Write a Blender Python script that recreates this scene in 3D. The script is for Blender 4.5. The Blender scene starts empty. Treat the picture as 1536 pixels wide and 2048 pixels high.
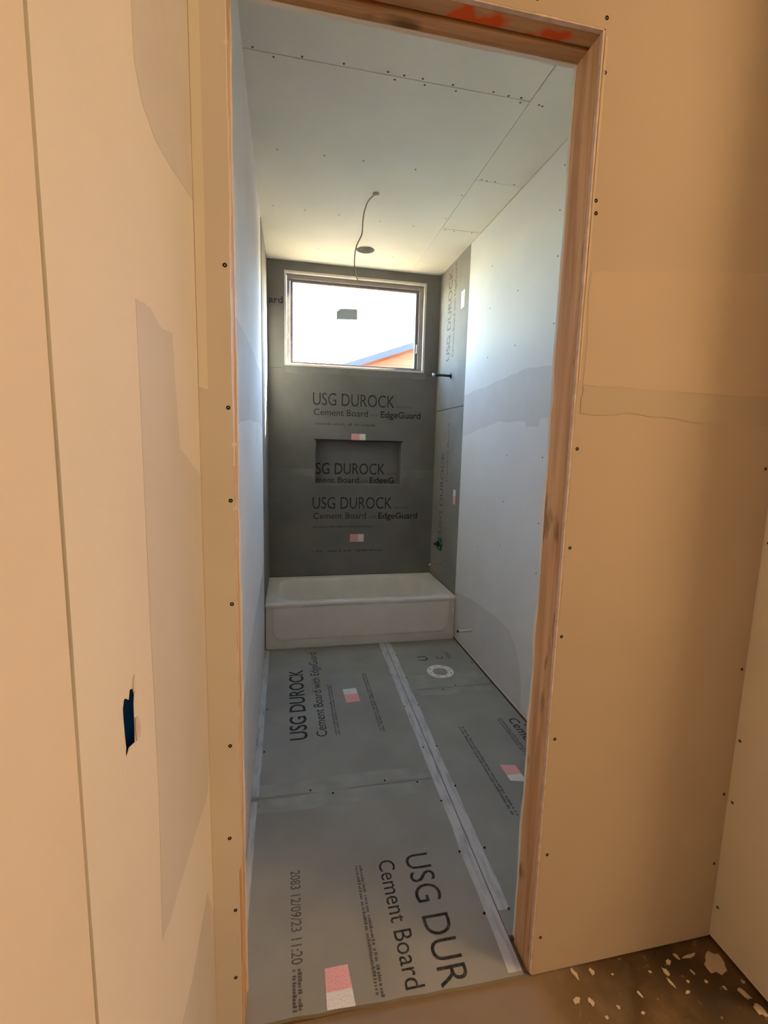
import bpy, bmesh, math, random
from mathutils import Vector, Matrix
from mathutils.geometry import tessellate_polygon

random.seed(7)
S = bpy.context.scene
COL = S.collection

# ------------------------------------------------------------------ camera
F_PX, YAW, PITCH, ROLL, CAM_H = 941.58, 0.2052, 0.1382, 0.0245, 1.572
fwd = Vector((math.sin(YAW) * math.cos(PITCH), math.cos(YAW) * math.cos(PITCH), -math.sin(PITCH)))
rgt = Vector((math.cos(YAW), -math.sin(YAW), 0))
upv = rgt.cross(fwd)
R_ = math.cos(ROLL) * rgt + math.sin(ROLL) * upv
U_ = -math.sin(ROLL) * rgt + math.cos(ROLL) * upv
cd = bpy.data.cameras.new('camera')
cam = bpy.data.objects.new('camera', cd)
COL.objects.link(cam)
cd.sensor_fit = 'HORIZONTAL'
cd.sensor_width = 36.0
cd.lens = F_PX / 1536 * 36
cd.clip_start = 0.02
M = Matrix((R_, U_, -fwd)).transposed().to_4x4()
M.translation = (0, 0, CAM_H)
cam.matrix_world = M
S.camera = cam

# ------------------------------------------------------------------ sky, sun, exposure
SUN_DIR = Vector((1.0, 0.42, 0.62)).normalized()       # towards the sun
world = bpy.data.worlds.new('sky')
S.world = world
world.use_nodes = True
wn = world.node_tree.nodes
wl = world.node_tree.links
bgn = wn['Background']
sky = wn.new('ShaderNodeTexSky')
sky.sky_type = 'NISHITA'
sky.sun_disc = False
sky.sun_elevation = math.asin(SUN_DIR.z)
sky.sun_rotation = math.atan2(SUN_DIR.x, SUN_DIR.y)
sky.air_density = 1.0
sky.dust_density = 0.5
wl.new(sky.outputs['Color'], bgn.inputs['Color'])
bgn.inputs['Strength'].default_value = 6.5
sl = bpy.data.lights.new('sun', 'SUN')
sl.energy = 150.0
sl.color = (1.0, 0.90, 0.72)
sl.angle = math.radians(0.55)
sun = bpy.data.objects.new('sun', sl)
COL.objects.link(sun)
sun.rotation_euler = (-SUN_DIR).to_track_quat('-Z', 'Y').to_euler()
sun.location = (8, 12, 9)
S.view_settings.view_transform = 'Standard'
S.view_settings.look = 'None'
S.view_settings.gamma = 1.0
S.view_settings.use_curve_mapping = False
S.view_settings.exposure = 0.0
S.cycles.max_bounces = 14
S.cycles.diffuse_bounces = 8
S.cycles.transparent_max_bounces = 12
LAMP_W = 168.0

# ------------------------------------------------------------------ helpers
def material(name, col, rough=0.85, var=0.06, scale=6.0, bump=0.0, bscale=60.0, col2=None, metal=0.0, spec=0.3):
    m = bpy.data.materials.new(name)
    m.use_nodes = True
    n, l = m.node_tree.nodes, m.node_tree.links
    b = n['Principled BSDF']
    b.inputs['Roughness'].default_value = rough
    b.inputs['Metallic'].default_value = metal
    b.inputs['Specular IOR Level'].default_value = spec
    tc = n.new('ShaderNodeTexCoord')
    ns = n.new('ShaderNodeTexNoise')
    ns.inputs['Scale'].default_value = scale
    ns.inputs['Detail'].default_value = 5
    l.new(tc.outputs['Object'], ns.inputs['Vector'])
    rp = n.new('ShaderNodeValToRGB')
    c2 = col2 or tuple(c * (1 - var) for c in col)
    c1 = col if col2 else tuple(c * (1 + var) for c in col)
    rp.color_ramp.elements[0].position = 0.35
    rp.color_ramp.elements[1].position = 0.68
    rp.color_ramp.elements[0].color = (*c2, 1)
    rp.color_ramp.elements[1].color = (*c1, 1)
    l.new(ns.outputs['Fac'], rp.inputs['Fac'])
    l.new(rp.outputs['Color'], b.inputs['Base Color'])
    if bump:
        n2 = n.new('ShaderNodeTexNoise')
        n2.inputs['Scale'].default_value = bscale
        n2.inputs['Detail'].default_value = 4
        l.new(tc.outputs['Object'], n2.inputs['Vector'])
        bp = n.new('ShaderNodeBump')
        bp.inputs['Strength'].default_value = bump
        bp.inputs['Distance'].default_value = 0.004
        l.new(n2.outputs['Fac'], bp.inputs['Height'])
        l.new(bp.outputs['Normal'], b.inputs['Normal'])
    return m

def wood_material(name, c_dark, c_light, axis, paint=None):
    m = bpy.data.materials.new(name)
    m.use_nodes = True
    n, l = m.node_tree.nodes, m.node_tree.links
    b = n['Principled BSDF']
    b.inputs['Roughness'].default_value = 0.8
    b.inputs['Specular IOR Level'].default_value = 0.2
    tc = n.new('ShaderNodeTexCoord')
    mp = n.new('ShaderNodeMapping')
    sc = [38.0, 38.0, 38.0]
    sc[axis] = 2.2
    mp.inputs['Scale'].default_value = sc
    l.new(tc.outputs['Object'], mp.inputs['Vector'])
    ns = n.new('ShaderNodeTexNoise')
    ns.inputs['Scale'].default_value = 1.0
    ns.inputs['Detail'].default_value = 7
    ns.inputs['Distortion'].default_value = 0.7
    l.new(mp.outputs['Vector'], ns.inputs['Vector'])
    rp = n.new('ShaderNodeValToRGB')
    rp.color_ramp.elements[0].position = 0.33
    rp.color_ramp.elements[1].position = 0.66
    rp.color_ramp.elements[0].color = (*c_dark, 1)
    rp.color_ramp.elements[1].color = (*c_light, 1)
    l.new(ns.outputs['Fac'], rp.inputs['Fac'])
    # knots and dirt: dark blotches drawn out along the grain
    mp2 = n.new('ShaderNodeMapping')
    sc2 = [16.0, 16.0, 16.0]
    sc2[axis] = 5.0
    mp2.inputs['Scale'].default_value = sc2
    l.new(tc.outputs['Object'], mp2.inputs['Vector'])
    vo = n.new('ShaderNodeTexNoise')
    vo.inputs['Scale'].default_value = 1.0
    vo.inputs['Detail'].default_value = 3
    l.new(mp2.outputs['Vector'], vo.inputs['Vector'])
    r2 = n.new('ShaderNodeValToRGB')
    r2.color_ramp.elements[0].position = 0.62
    r2.color_ramp.elements[1].position = 0.72
    r2.color_ramp.elements[0].color = (0, 0, 0, 1)
    r2.color_ramp.elements[1].color = (1, 1, 1, 1)
    l.new(vo.outputs['Fac'], r2.inputs['Fac'])
    mx = n.new('ShaderNodeMix')
    mx.data_type = 'RGBA'
    l.new(r2.outputs['Color'], mx.inputs['Factor'])
    l.new(rp.outputs['Color'], mx.inputs[6])
    mx.inputs[7].default_value = (*[c * 0.42 for c in c_dark], 1)
    out = mx.outputs[2]
    if paint:
        n3 = n.new('ShaderNodeTexNoise')
        n3.inputs['Scale'].default_value = 9.0
        n3.inputs['Detail'].default_value = 2
        l.new(tc.outputs['Object'], n3.inputs['Vector'])
        r3 = n.new('ShaderNodeValToRGB')
        r3.color_ramp.elements[0].position = 0.53
        r3.color_ramp.elements[1].position = 0.60
        r3.color_ramp.elements[0].color = (0, 0, 0, 1)
        r3.color_ramp.elements[1].color = (1, 1, 1, 1)
        l.new(n3.outputs['Fac'], r3.inputs['Fac'])
        m3 = n.new('ShaderNodeMix')
        m3.data_type = 'RGBA'
        l.new(r3.outputs['Color'], m3.inputs['Factor'])
        l.new(out, m3.inputs[6])
        m3.inputs[7].default_value = (*paint, 1)
        out = m3.outputs[2]
    l.new(out, b.inputs['Base Color'])
    bp = n.new('ShaderNodeBump')
    bp.inputs['Strength'].default_value = 0.25
    bp.inputs['Distance'].default_value = 0.002
    l.new(ns.outputs['Fac'], bp.inputs['Height'])
    l.new(bp.outputs['Normal'], b.inputs['Normal'])
    return m

def speckle_material(name, base, marks, scale, lo, hi, rough=0.9, stretch=(1, 1, 1)):
    """base colour with broken-up marks of a second colour (smears, worn print)"""
    m = bpy.data.materials.new(name)
    m.use_nodes = True
    n, l = m.node_tree.nodes, m.node_tree.links
    b = n['Principled BSDF']
    b.inputs['Roughness'].default_value = rough
    b.inputs['Specular IOR Level'].default_value = 0.2
    tc = n.new('ShaderNodeTexCoord')
    mp = n.new('ShaderNodeMapping')
    mp.inputs['Scale'].default_value = stretch
    l.new(tc.outputs['Object'], mp.inputs['Vector'])
    ns = n.new('ShaderNodeTexNoise')
    ns.inputs['Scale'].default_value = scale
    ns.inputs['Detail'].default_value = 6
    l.new(mp.outputs['Vector'], ns.inputs['Vector'])
    rp = n.new('ShaderNodeValToRGB')
    rp.color_ramp.elements[0].position = lo
    rp.color_ramp.elements[1].position = hi
    rp.color_ramp.elements[0].color = (*base, 1)
    rp.color_ramp.elements[1].color = (*marks, 1)
    l.new(ns.outputs['Fac'], rp.inputs['Fac'])
    l.new(rp.outputs['Color'], b.inputs['Base Color'])
    return m

def sticker_material(name, axis_u, flip):
    """white product label with a pink field on one end and rows of tiny print"""
    m = bpy.data.materials.new(name)
    m.use_nodes = True
    n, l = m.node_tree.nodes, m.node_tree.links
    b = n['Principled BSDF']
    b.inputs['Roughness'].default_value = 0.45
    tc = n.new('ShaderNodeTexCoord')
    sp = n.new('ShaderNodeSeparateXYZ')
    l.new(tc.outputs['Generated'], sp.inputs[0])
    u = sp.outputs[axis_u]
    gt = n.new('ShaderNodeMath')
    gt.operation = 'LESS_THAN' if not flip else 'GREATER_THAN'
    gt.inputs[1].default_value = 0.58 if not flip else 0.42
    l.new(u, gt.inputs[0])
    mx = n.new('ShaderNodeMix')
    mx.data_type = 'RGBA'
    mx.inputs[6].default_value = (0.72, 0.70, 0.66, 1)
    mx.inputs[7].default_value = (0.75, 0.36, 0.33, 1)
    l.new(gt.outputs[0], mx.inputs['Factor'])
    wv = n.new('ShaderNodeTexNoise')
    wv.inputs['Scale'].default_value = 26
    wv.inputs['Detail'].default_value = 6
    l.new(tc.outputs['Generated'], wv.inputs['Vector'])
    rp = n.new('ShaderNodeValToRGB')
    rp.color_ramp.elements[0].position = 0.52
    rp.color_ramp.elements[1].position = 0.60
    rp.color_ramp.elements[0].color = (1, 1, 1, 1)
    rp.color_ramp.elements[1].color = (0.78, 0.74, 0.74, 1)
    l.new(wv.outputs['Fac'], rp.inputs['Fac'])
    mu = n.new('ShaderNodeMix')
    mu.data_type = 'RGBA'
    mu.blend_type = 'MULTIPLY'
    mu.inputs['Factor'].default_value = 1.0
    l.new(mx.outputs[2], mu.inputs[6])
    l.new(rp.outputs['Color'], mu.inputs[7])
    l.new(mu.outputs[2], b.inputs['Base Color'])
    return m

def link(name, bm_or_mesh, mat=None, parent=None, smooth=False):
    if isinstance(bm_or_mesh, bmesh.types.BMesh):
        me = bpy.data.meshes.new(name)
        bm_or_mesh.to_mesh(me)
        bm_or_mesh.free()
    else:
        me = bm_or_mesh
    if mat:
        me.materials.clear()
        me.materials.append(mat)
    if smooth:
        for p in me.polygons:
            p.use_smooth = True
    o = bpy.data.objects.new(name, me)
    COL.objects.link(o)
    if parent:
        o.parent = parent
        o.matrix_parent_inverse = Matrix.Translation(-parent.location)
    return o

def empty(name, loc):
    o = bpy.data.objects.new(name, None)
    o.empty_display_size = 0.1
    COL.objects.link(o)
    o.location = loc
    return o

def tag(o, label=None, cat=None, group=None, kind=None):
    if label: o['label'] = label
    if cat: o['category'] = cat
    if group: o['group'] = group
    if kind: o['kind'] = kind
    return o

def add_box(bm, x0, x1, y0, y1, z0, z1):
    v = [bm.verts.new((x, y, z)) for z in (z0, z1) for y in (y0, y1) for x in (x0, x1)]
    for f in ((0, 2, 3, 1), (4, 5, 7, 6), (0, 1, 5, 4), (2, 6, 7, 3), (0, 4, 6, 2), (1, 3, 7, 5)):
        bm.faces.new([v[i] for i in f])

def box(name, x0, x1, y0, y1, z0, z1, mat, parent=None, bevel=0.0):
    bm = bmesh.new()
    add_box(bm, x0, x1, y0, y1, z0, z1)
    if bevel:
        bmesh.ops.bevel(bm, geom=bm.edges[:], offset=bevel, segments=2, affect='EDGES', profile=0.6)
    return link(name, bm, mat, parent)

def P3(axis, pos, a, b):
    if axis == 'x': return (pos, a, b)
    if axis == 'y': return (a, pos, b)
    return (a, b, pos)

def panel_bm(axis, pos, thick, outline, holes=(), warp=None):
    """flat sheet with real thickness: outline (and holes) in the two other axes; face at pos, back at pos+thick"""
    loops = [list(outline)] + [list(h) for h in holes]
    flat = [q for lp in loops for q in lp]
    tris = tessellate_polygon([[Vector((a, b, 0)) for a, b in lp] for lp in loops])
    bm = bmesh.new()
    W = warp or (lambda p: p)
    va = [bm.verts.new(W(P3(axis, pos, a, b))) for a, b in flat]
    vb = [bm.verts.new(W(P3(axis, pos + thick, a, b))) for a, b in flat]
    for t in tris:
        try:
            bm.faces.new([va[i] for i in t])
            bm.faces.new([vb[i] for i in reversed(t)])
        except ValueError:
            pass
    s = 0
    for lp in loops:
        k = len(lp)
        for i in range(k):
            j = (i + 1) % k
            bm.faces.new((va[s + i], va[s + j], vb[s + j], vb[s + i]))
        s += k
    bmesh.ops.recalc_face_normals(bm, faces=bm.faces[:])
    return bm

def panel(name, axis, pos, thick, outline, mat, parent=None, holes=(), warp=None):
    return link(name, panel_bm(axis, pos, thick, outline, holes, warp), mat, parent)

def rect(a0, a1, b0, b1):
    return [(a0, b0), (a1, b0), (a1, b1), (a0, b1)]

def rough_edge(p, q, n, amp):
    """points from p to q (q left out) with a ragged cut"""
    out = []
    dx, dy = q[0] - p[0], q[1] - p[1]
    L = math.hypot(dx, dy)
    for i in range(n):
        t = i / n
        e = 0 if i == 0 else random.uniform(-amp, amp)
        out.append((p[0] + dx * t - dy / L * e, p[1] + dy * t + dx / L * e))
    return out

def blob(pts, amp, per=3):
    out = []
    for i, p in enumerate(pts):
        out += rough_edge(p, pts[(i + 1) % len(pts)], per, amp)
    return out

def tube(name, pts, r, mat, parent=None, seg=10, caps=True):
    bm = bmesh.new()
    P = [Vector(p) for p in pts]
    rings = []
    prev = None
    for i, p in enumerate(P):
        d = (P[min(i + 1, len(P) - 1)] - P[max(i - 1, 0)]).normalized()
        if prev is None:
            a = d.orthogonal().normalized()
        else:
            a = (prev - d * prev.dot(d)).normalized()
        prev = a
        b = d.cross(a)
        rr = r[i] if isinstance(r, (list, tuple)) else r
        rings.append([bm.verts.new(p + (a * math.cos(2 * math.pi * k / seg) + b * math.sin(2 * math.pi * k / seg)) * rr) for k in range(seg)])
    for u, w in zip(rings, rings[1:]):
        for k in range(seg):
            bm.faces.new((u[k], u[(k + 1) % seg], w[(k + 1) % seg], w[k]))
    if caps:
        bm.faces.new(rings[0])
        bm.faces.new(rings[-1])
    bmesh.ops.recalc_face_normals(bm, faces=bm.faces[:])
    return link(name, bm, mat, parent, smooth=True)

def lathe_bm(profile, origin, axis_dir, seg=32, close=False):
    d = Vector(axis_dir).normalized()
    a = d.orthogonal().normalized()
    b = d.cross(a)
    o = Vector(origin)
    bm = bmesh.new()
    rings = []
    for r, h in profile:
        if r < 1e-6:
            rings.append([bm.verts.new(o + d * h)])
        else:
            rings.append([bm.verts.new(o + d * h + (a * math.cos(2 * math.pi * k / seg) + b * math.sin(2 * math.pi * k / seg)) * r) for k in range(seg)])
    seq = list(zip(rings, rings[1:]))
    if close: seq.append((rings[-1], rings[0]))
    for u, w in seq:
        for k in range(seg):
            k2 = (k + 1) % seg
            if len(u) == 1 and len(w) == 1: continue
            if len(u) == 1: bm.faces.new((u[0], w[k2], w[k]))
            elif len(w) == 1: bm.faces.new((u[k], u[k2], w[0]))
            else: bm.faces.new((u[k], u[k2], w[k2], w[k]))
    bmesh.ops.recalc_face_normals(bm, faces=bm.faces[:])
    return bm

def text_mesh(s, offset=0.0):
    c = bpy.data.curves.new('lettering', 'FONT')
    c.body = s
    c.fill_mode = 'FRONT'
    c.resolution_u = 4
    c.offset = offset
    o = bpy.data.objects.new('lettering', c)
    COL.objects.link(o)
    bpy.context.view_layer.update()
    dg = bpy.context.evaluated_depsgraph_get()
    me = bpy.data.meshes.new_from_object(o.evaluated_get(dg))
    bpy.data.objects.remove(o)
    bpy.data.curves.remove(c)
    return me

def lettering(s, origin, xdir, updir, width, height, mat, parent, offset=0.0, lift=0.0007):
    """flat print on a board: width along xdir, height of a capital along updir, lower left corner at origin"""
    me = text_mesh(s, offset)
    xs = [v.co.x for v in me.vertices]
    x0, x1 = min(xs), max(xs)
    X, Uq = Vector(xdir), Vector(updir)
    N = X.cross(Uq)
    o = Vector(origin) + N * lift
    cap = 0.70
    for v in me.vertices:
        x, y = v.co.x, v.co.y
        v.co = o + X * ((x - x0) / (x1 - x0) * width) + Uq * (y / cap * height)
    return link('lettering', me, mat, parent)

def print_rows(origin, xdir, updir, width, height, mat, parent, rows=2, seed=0):
    """print too small to read: rows of short strokes"""
    rnd = random.Random(seed)
    X, Uq = Vector(xdir), Vector(updir)
    N = X.cross(Uq)
    o = Vector(origin) + N * 0.0007
    bm = bmesh.new()
    rh = height / (rows + (rows - 1) * 0.35)
    for r in range(rows):
        u0 = r * rh * 1.35
        x = 0
        while x < width:
            w = rnd.uniform(0.3, 0.7) * rh
            h = rh * rnd.choice((0.7, 1.0, 0.75))
            if rnd.random() < 0.95:
                bm.faces.new([bm.verts.new(o + X * a + Uq * b) for a, b in ((x, u0), (x + w, u0), (x + w, u0 + h), (x, u0 + h))])
            x += w + rh * rnd.choice((0.12, 0.14, 0.18, 0.4))
    return tag(link('small_print', bm, mat, parent), kind='stuff')

_screw_me = None
def screws(axis, pos, out, pts, parent, r=0.0042, mat=None):
    """screw heads set in the board face; out = +1/-1 direction the face looks"""
    global _screw_me
    key = (axis, out, round(r, 4))
    if _screw_me is None: _screw_me = {}
    if key not in _screw_me:
        d = {'x': (out, 0, 0), 'y': (0, out, 0), 'z': (0, 0, out)}[axis]
        bm = lathe_bm([(r * 1.05, -0.001), (r, 0.0008), (r * 0.55, 0.0003), (0, -0.0004)], (0, 0, 0), d, seg=8)
        me = bpy.data.meshes.new('screw')
        bm.to_mesh(me); bm.free()
        me.materials.append(mat or M_screw)
        _screw_me[key] = me
    for a, b in pts:
        o = bpy.data.objects.new('screw', _screw_me[key])
        COL.objects.link(o)
        o.parent = parent
        o.matrix_parent_inverse = Matrix.Translation(-parent.location)
        o.location = P3(axis, pos, a, b)

# ------------------------------------------------------------------ materials
M_dry = material('drywall_primed', (0.76, 0.755, 0.73), 0.9, 0.03, 2.5, bump=0.06, bscale=140)
M_mud = material('joint_compound', (0.64, 0.63, 0.61), 0.85, 0.03, 5, bump=0.08, bscale=40)
M_mudh = material('joint_compound_hall', (0.56, 0.54, 0.52), 0.8, 0.03, 5, bump=0.06, bscale=40)
M_halll = material('drywall_hall_unmudded', (0.66, 0.60, 0.54), 0.9, 0.03, 2.5, bump=0.06, bscale=140)
M_mud2 = material('joint_compound_light', (0.75, 0.73, 0.68), 0.8, 0.03, 5, bump=0.06, bscale=40)
M_bare = material('drywall_bare_paper', (0.47, 0.405, 0.335), 0.92, 0.03, 2.5, bump=0.05, bscale=140)
M_band = material('compound_band', (0.50, 0.425, 0.35), 0.88, 0.03, 4)
M_band2 = material('compound_band_edge', (0.445, 0.395, 0.325), 0.88, 0.03, 4)
M_bare2 = material('smeared_compound', (0.56, 0.49, 0.41), 0.9, 0.05, 12)
M_hall = material('drywall_hall', (0.66, 0.635, 0.60), 0.9, 0.03, 2.5, bump=0.06, bscale=140)
M_ceil = material('ceiling_board_paper', (0.77, 0.75, 0.66), 0.92, 0.03, 3.0, bump=0.05, bscale=120)
M_core = material('gypsum_core', (0.62, 0.52, 0.48), 0.95, 0.12, 40)
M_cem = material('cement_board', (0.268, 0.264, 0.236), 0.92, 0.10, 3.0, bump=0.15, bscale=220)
M_cem_lit = material('cement_board_side_lit', (0.225, 0.222, 0.206), 0.92, 0.10, 3.0, bump=0.15, bscale=220)  # side boards paler than the back wall: brighter light put into the colour
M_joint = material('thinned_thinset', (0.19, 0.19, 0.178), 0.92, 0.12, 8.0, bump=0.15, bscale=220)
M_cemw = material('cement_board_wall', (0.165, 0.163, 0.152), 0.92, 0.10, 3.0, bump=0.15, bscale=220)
M_edge = material('cement_board_edge', (0.285, 0.29, 0.26), 0.92, 0.12, 8.0, bump=0.15, bscale=220)
M_ink = speckle_material('printed_ink', (0.022, 0.022, 0.024), (0.075, 0.075, 0.072), 55, 0.45, 0.75)
M_inkf = speckle_material('faded_ink', (0.075, 0.075, 0.074), (0.13, 0.13, 0.125), 60, 0.4, 0.7)
M_tape = speckle_material('thinset_seam', (0.47, 0.48, 0.48), (0.30, 0.30, 0.295), 26, 0.46, 0.72, stretch=(1.6, 0.28, 1))
M_screw = material('screw_steel', (0.012, 0.010, 0.009), 0.9, 0.1, 20, spec=0.05)
M_gap = material('dark_gap', (0.02, 0.02, 0.02), 0.95)
M_wood = wood_material('stud_pine', (0.46, 0.28, 0.15), (0.68, 0.46, 0.28), 2)
M_head = wood_material('header_pine', (0.34, 0.19, 0.09), (0.55, 0.34, 0.18), 0)
M_headp = wood_material('header_painted', (0.33, 0.19, 0.09), (0.52, 0.33, 0.17), 0, paint=(0.62, 0.09, 0.015))
M_tub = material('tub_enamel', (0.80, 0.78, 0.73), 0.28, 0.04, 6, spec=0.5)
M_sub = material('subfloor', (0.16, 0.09, 0.05), 0.9, 0.3, 8)
M_vinyl = material('window_vinyl', (0.27, 0.245, 0.235), 0.5, 0.05, 8)
M_vinyl2 = material('window_sash_bronze', (0.17, 0.155, 0.16), 0.5, 0.05, 8)
M_pvc = material('white_pvc', (0.72, 0.71, 0.68), 0.45, 0.03, 10)
M_plug = material('grey_plug', (0.30, 0.29, 0.27), 0.6, 0.25, 30)
M_steel = material('dark_pipe', (0.07, 0.065, 0.06), 0.4, 0.1, 20, metal=0.8)
M_zinc = material('zinc_cap', (0.62, 0.62, 0.62), 0.35, 0.1, 20, metal=0.7)
M_can = material('can_aluminium', (0.62, 0.60, 0.57), 0.42, 0.15, 20, metal=0.85)
M_copper = material('copper_stub', (0.42, 0.22, 0.13), 0.4, 0.15, 20, metal=0.8)
M_green = material('green_plastic', (0.006, 0.10, 0.065), 0.4, 0.1, 20)
M_black = material('black_plastic', (0.012, 0.012, 0.012), 0.45)
M_blue = material('blue_plastic', (0.008, 0.13, 0.42), 0.45, 0.05, 10)
M_wire = material('wire_jacket', (0.42, 0.34, 0.23), 0.5, 0.05, 20)
M_conduct = material('bare_copper', (0.55, 0.28, 0.13), 0.3, metal=0.9)
M_decal = material('window_sticker', (0.20, 0.24, 0.22), 0.6, 0.2, 60)
def decal_material():
    m = bpy.data.materials.new('window_sticker_paper')
    m.use_nodes = True
    n, l = m.node_tree.nodes, m.node_tree.links
    b = n['Principled BSDF']
    tl = n.new('ShaderNodeBsdfTranslucent'); tl.inputs['Color'].default_value = (0.10, 0.125, 0.12, 1)
    tc = n.new('ShaderNodeTexCoord')
    ns = n.new('ShaderNodeTexNoise'); ns.inputs['Scale'].default_value = 60
    l.new(tc.outputs['Object'], ns.inputs['Vector'])
    rp = n.new('ShaderNodeValToRGB')
    rp.color_ramp.elements[0].color = (0.085, 0.09, 0.09, 1); rp.color_ramp.elements[1].color = (0.16, 0.165, 0.16, 1)
    l.new(ns.outputs['Fac'], rp.inputs['Fac']); l.new(rp.outputs['Color'], tl.inputs['Color'])
    b.inputs['Base Color'].default_value = (0.3, 0.33, 0.31, 1)
    mx = n.new('ShaderNodeMixShader'); mx.inputs[0].default_value = 0.7
    l.new(b.outputs[0], mx.inputs[1]); l.new(tl.outputs[0], mx.inputs[2])
    l.new(mx.outputs[0], n['Material Output'].inputs['Surface'])
    return m
M_decal = decal_material()
M_soil = material('soil', (0.66, 0.49, 0.27), 0.95, 0.10, 0.6)
M_dark_ground = material('added_dark_ground', (0.30, 0.215, 0.11), 0.95, 0.15, 1.5)  # dark tone chosen to weaken ground bounce onto the near ceiling
M_siding = material('cedar_siding', (0.20, 0.065, 0.035), 0.8, 0.12, 1.2)
M_fascia = material('grey_fascia', (0.035, 0.04, 0.06), 0.7, 0.05, 2)
M_roof = material('roof_shingle', (0.10, 0.09, 0.09), 0.9, 0.15, 4)
M_splat = material('dried_plaster', (0.52, 0.46, 0.37), 0.9, 0.08, 30)
M_stk_y = sticker_material('label_print_along_y', 1, True)
M_stk_y2 = sticker_material('label_print_along_y_turned', 1, False)
M_stk_x = sticker_material('label_print_along_x', 0, False)
M_stk_z = sticker_material('label_print_along_z', 2, False)

def hall_floor_material():
    m = bpy.data.materials.new('stained_subfloor')
    m.use_nodes = True
    n, l = m.node_tree.nodes, m.node_tree.links
    b = n['Principled BSDF']
    b.inputs['Roughness'].default_value = 0.7
    tc = n.new('ShaderNodeTexCoord')
    n1 = n.new('ShaderNodeTexNoise'); n1.inputs['Scale'].default_value = 7; n1.inputs['Detail'].default_value = 8
    n2 = n.new('ShaderNodeTexNoise'); n2.inputs['Scale'].default_value = 45; n2.inputs['Detail'].default_value = 6
    l.new(tc.outputs['Object'], n1.inputs['Vector'])
    l.new(tc.outputs['Object'], n2.inputs['Vector'])
    r1 = n.new('ShaderNodeValToRGB')
    e = r1.color_ramp.elements
    e[0].position, e[0].color = 0.30, (0.028, 0.016, 0.006, 1)
    e[1].position, e[1].color = 0.74, (0.14, 0.09, 0.042, 1)
    e2 = r1.color_ramp.elements.new(0.52); e2.color = (0.062, 0.036, 0.012, 1)
    l.new(n1.outputs['Fac'], r1.inputs['Fac'])
    # worn pale plaster film, heaviest by the doorway
    sp = n.new('ShaderNodeSeparateXYZ'); l.new(tc.outputs['Object'], sp.inputs[0])
    mr = n.new('ShaderNodeMapRange'); mr.inputs[1].default_value = 1.0; mr.inputs[2].default_value = 0.72; mr.inputs[3].default_value = 0.0; mr.inputs[4].default_value = 0.75
    ad = n.new('ShaderNodeMath'); ad.operation = 'ADD'
    l.new(sp.outputs[0], ad.inputs[0])
    m4 = n.new('ShaderNodeMath'); m4.operation = 'MULTIPLY_ADD'; m4.inputs[1].default_value = 0.7; m4.inputs[2].default_value = -0.35
    l.new(n1.outputs['Fac'], m4.inputs[0]); l.new(m4.outputs[0], ad.inputs[1])
    l.new(ad.outputs[0], mr.inputs[0])
    mx = n.new('ShaderNodeMix'); mx.data_type = 'RGBA'
    l.new(mr.outputs[0], mx.inputs['Factor']); l.new(r1.outputs['Color'], mx.inputs[6])
    mx.inputs[7].default_value = (0.27, 0.20, 0.13, 1)
    r2 = n.new('ShaderNodeValToRGB')
    r2.color_ramp.elements[0].position = 0.66; r2.color_ramp.elements[0].color = (0, 0, 0, 1)
    r2.color_ramp.elements[1].position = 0.72; r2.color_ramp.elements[1].color = (1, 1, 1, 1)
    l.new(n2.outputs['Fac'], r2.inputs['Fac'])
    m5 = n.new('ShaderNodeMix'); m5.data_type = 'RGBA'
    l.new(r2.outputs['Color'], m5.inputs['Factor']); l.new(mx.outputs[2], m5.inputs[6])
    m5.inputs[7].default_value = (0.22, 0.165, 0.105, 1)
    l.new(m5.outputs[2], b.inputs['Base Color'])
    bp = n.new('ShaderNodeBump'); bp.inputs['Strength'].default_value = 0.4; bp.inputs['Distance'].default_value = 0.004
    l.new(n2.outputs['Fac'], bp.inputs['Height']); l.new(bp.outputs['Normal'], b.inputs['Normal'])
    return m
M_hfloor = hall_floor_material()

def glass_material():
    m = bpy.data.materials.new('window_glass')
    m.use_nodes = True
    n, l = m.node_tree.nodes, m.node_tree.links
    n.remove(n['Principled BSDF'])
    out = n['Material Output']
    tr = n.new('ShaderNodeBsdfTransparent'); tr.inputs['Color'].default_value = (0.93, 0.95, 0.95, 1)
    gl = n.new('ShaderNodeBsdfGlossy'); gl.inputs['Roughness'].default_value = 0.03
    mx = n.new('ShaderNodeMixShader')
    mx.inputs[0].default_value = 0.06
    l.new(tr.outputs[0], mx.inputs[1]); l.new(gl.outputs[0], mx.inputs[2])
    l.new(mx.outputs[0], out.inputs['Surface'])
    return m
M_glass = glass_material()

# ------------------------------------------------------------------ dimensions
XL, XR = -0.160, 1.363          # bathroom side walls
YF, YB = 3.545, 4.280           # tub front, back wall
ZC = 3.096                      # ceiling
YD, YS0, YS1, YI = 1.101, 1.1137, 1.2026, 1.2153    # door wall: face, stud, stud, inner face
XDL, XDR, ZH = -0.115, 0.715, 2.530                 # door opening
XHL, XHR, YH = -0.186, 1.364, -2.3                  # hall
TB = 0.0127
HZ = -0.0127

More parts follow.
